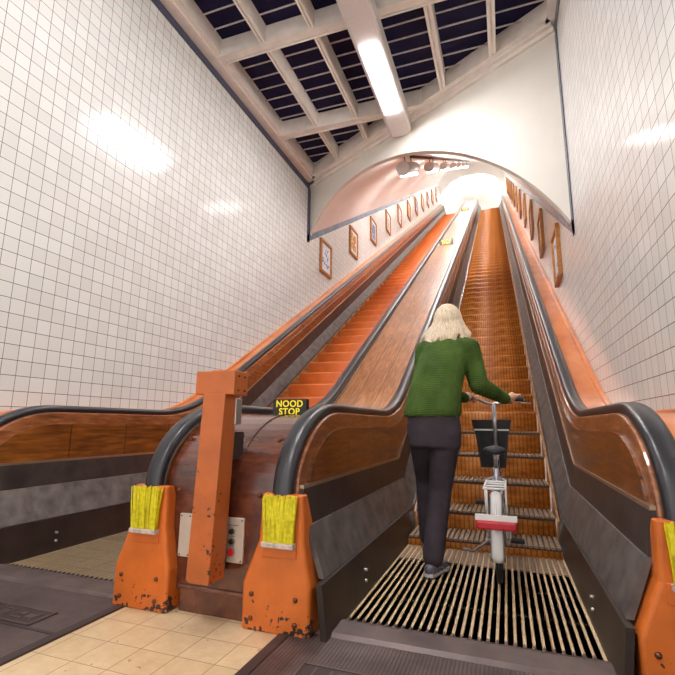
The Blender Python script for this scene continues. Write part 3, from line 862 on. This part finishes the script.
# grips lie along the outer parts
m.tube(bar, .012, 10); hb = bk(m).build('handlebar', M['metal'], BK)
for q in ((bar[0], bar[1]), (bar[7], bar[6])):
    bk(MB().tube([q[0], Vector(q[0]).lerp(Vector(q[1]), 1.35)], .0165, 10)).build('grip', M['tyre'], hb)
for s, q in ((1, Vector(bar[1])), (-1, Vector(bar[6]))):
    bk(MB().tube([q+Vector((0, .03, -.01)), q+Vector((s*.03, .06, -.03)), q+Vector((s*.10, .03, -.035))], .006, 6)).build('brake_lever', M['metal'], hb)
# basket
m = MB(); bc = Vector((-.115, 4.19, 0))
def bring(z, w, d_): return [(bc.x-w, bc.y-d_, z), (bc.x+w, bc.y-d_, z), (bc.x+w, bc.y+d_, z), (bc.x-w, bc.y+d_, z)]
m.loft([bring(.655, .098, .06), bring(.93, .132, .085), bring(.99, .148, .095), bring(1.045, .160, .105), bring(1.045, .148, .093), bring(.70, .085, .05)])
for k in range(12):
    u = -.08 + .16*k/11
    m.tube([(bc.x+u*.95, bc.y-.064, .67), (bc.x+u*1.35, bc.y-.09, .94)], .004, 5)
bs = bk(m).build('basket', M['basket'], BK, bevel=.008)
bk(MB().box(bc.x-.136, bc.x+.136, bc.y-.098, bc.y-.088, .955, .968)).build('reflective_stripe', M['white'], bs)
# saddle
bk(MB().tube([ST, Vector((BX, 3.585, .80))], .014, 10)).build('seat_post', M['metal'], BK)
m = MB(); sc_ = Vector((BX, 3.57, .825))
m.loft([[(sc_.x+w*math.cos(a), sc_.y+dy, sc_.z+hz*math.sin(a)+dz) for a in [2*math.pi*k/14 for k in range(14)]] for dy, w, hz, dz in ((-.115, .02, .01, 0), (-.11, .065, .026, 0), (-.05, .078, .032, 0), (.02, .05, .028, .004), (.10, .026, .022, .006), (.145, .012, .010, .004))], smooth=True)
bk(m).build('saddle', M['saddle'], BK)
# mudguards
def fender(h, a0, a1, w, name):
    m = MB(); rr = R0+.022; rings = []
    for i in range(25):
        a = a0+(a1-a0)*i/24; c = Vector((h.x, h.y+rr*math.cos(a), h.z+rr*math.sin(a))); rad = Vector((0, math.cos(a), math.sin(a)))
        rings.append([c+Vector((-w, 0, 0))-rad*.016, c+Vector((-w*.6, 0, 0))+rad*.002, c+rad*.008, c+Vector((w*.6, 0, 0))+rad*.002, c+Vector((w, 0, 0))-rad*.016, c+Vector((w*.6, 0, 0))-rad*.002, c+rad*.003, c+Vector((-w*.6, 0, 0))-rad*.002])
    m.loft(rings, smooth=True)
    return bk(m).build(name, M['white'], BK)
fender(RH, math.radians(40), math.radians(195), .042, 'mudguard'); fender(FH, math.radians(20), math.radians(160), .03, 'mudguard')
# rack
m = MB(); zr = .625
for s in (-1, 1):
    m.tube([(BX+s*.062, 3.02, zr), (BX+s*.062, 3.48, zr), (BX+s*.02, 3.60, zr+.01)], .007, 6)
    m.tube([(BX+s*.062, 3.15, zr), (BX+s*.06, 3.31, .29)], .006, 6); m.tube([(BX+s*.062, 3.40, zr), (BX+s*.06, 3.33, .29)], .006, 6)
for y in (3.02, 3.15, 3.28, 3.41): m.tube([(BX-.062, y, zr), (BX+.062, y, zr)], .007, 6)
rk = bk(m).build('rack', M['white'], BK)
m = MB().box(BX-.115, BX+.115, 2.985, 3.02, .395, .445)
tl = bk(m).build('tail_light', M['redlens'], BK, bevel=.012)
bk(MB().box(BX-.118, BX+.118, 3.005, 3.035, .445, .475).tube([(BX, 3.03, .46), (BX, 3.05, .40), (BX, 3.05, .52), (BX, 3.1, .60)], .008, 6)).build('light_bracket', M['white'], tl)
# drive and kickstand
m = MB().tube(circ(BB+Vector((.045, 0, 0)), .075, 28), .006, 6).tube([BB+Vector((-.06, 0, 0)), BB+Vector((.07, 0, 0))], .014, 8)
m.tube([BB+Vector((.068, 0, 0)), BB+Vector((.075, -.09, -.11))], .009, 8).tube([BB+Vector((-.062, 0, 0)), BB+Vector((-.07, .09, .11))], .009, 8)
ck = bk(m).build('crank', M['metal'], BK)
for s, p in ((1, BB+Vector((.12, -.09, -.11))), (-1, BB+Vector((-.115, .09, .11)))):
    bk(MB().box(p.x-.045, p.x+.045, p.y-.035, p.y+.035, p.z-.012, p.z+.012)).build('pedal', M['tyre'], ck, bevel=.004)
bk(MB().tube([(BX-.05, 3.36, .26), (BX-.15, 3.2, .22), (BX-.20, 3.12, .25)], .008, 6)).build('kickstand', M['metal'], BK)

# ------------------------------------------------------------------ light
w = bpy.data.worlds.new('world'); S.world = w; w.use_nodes = True
w.node_tree.nodes['Background'].inputs[0].default_value = srgb(252, 247, 246); w.node_tree.nodes['Background'].inputs[1].default_value = 1.5
S.view_settings.view_transform = 'Standard'; S.view_settings.look = 'None'; S.view_settings.exposure = 0.28; S.view_settings.gamma = 1.05
S.cycles.use_denoising = True
S.cycles.max_bounces = 8; S.cycles.diffuse_bounces = 5; S.cycles.glossy_bounces = 4
S.cycles.sample_clamp_indirect = 8
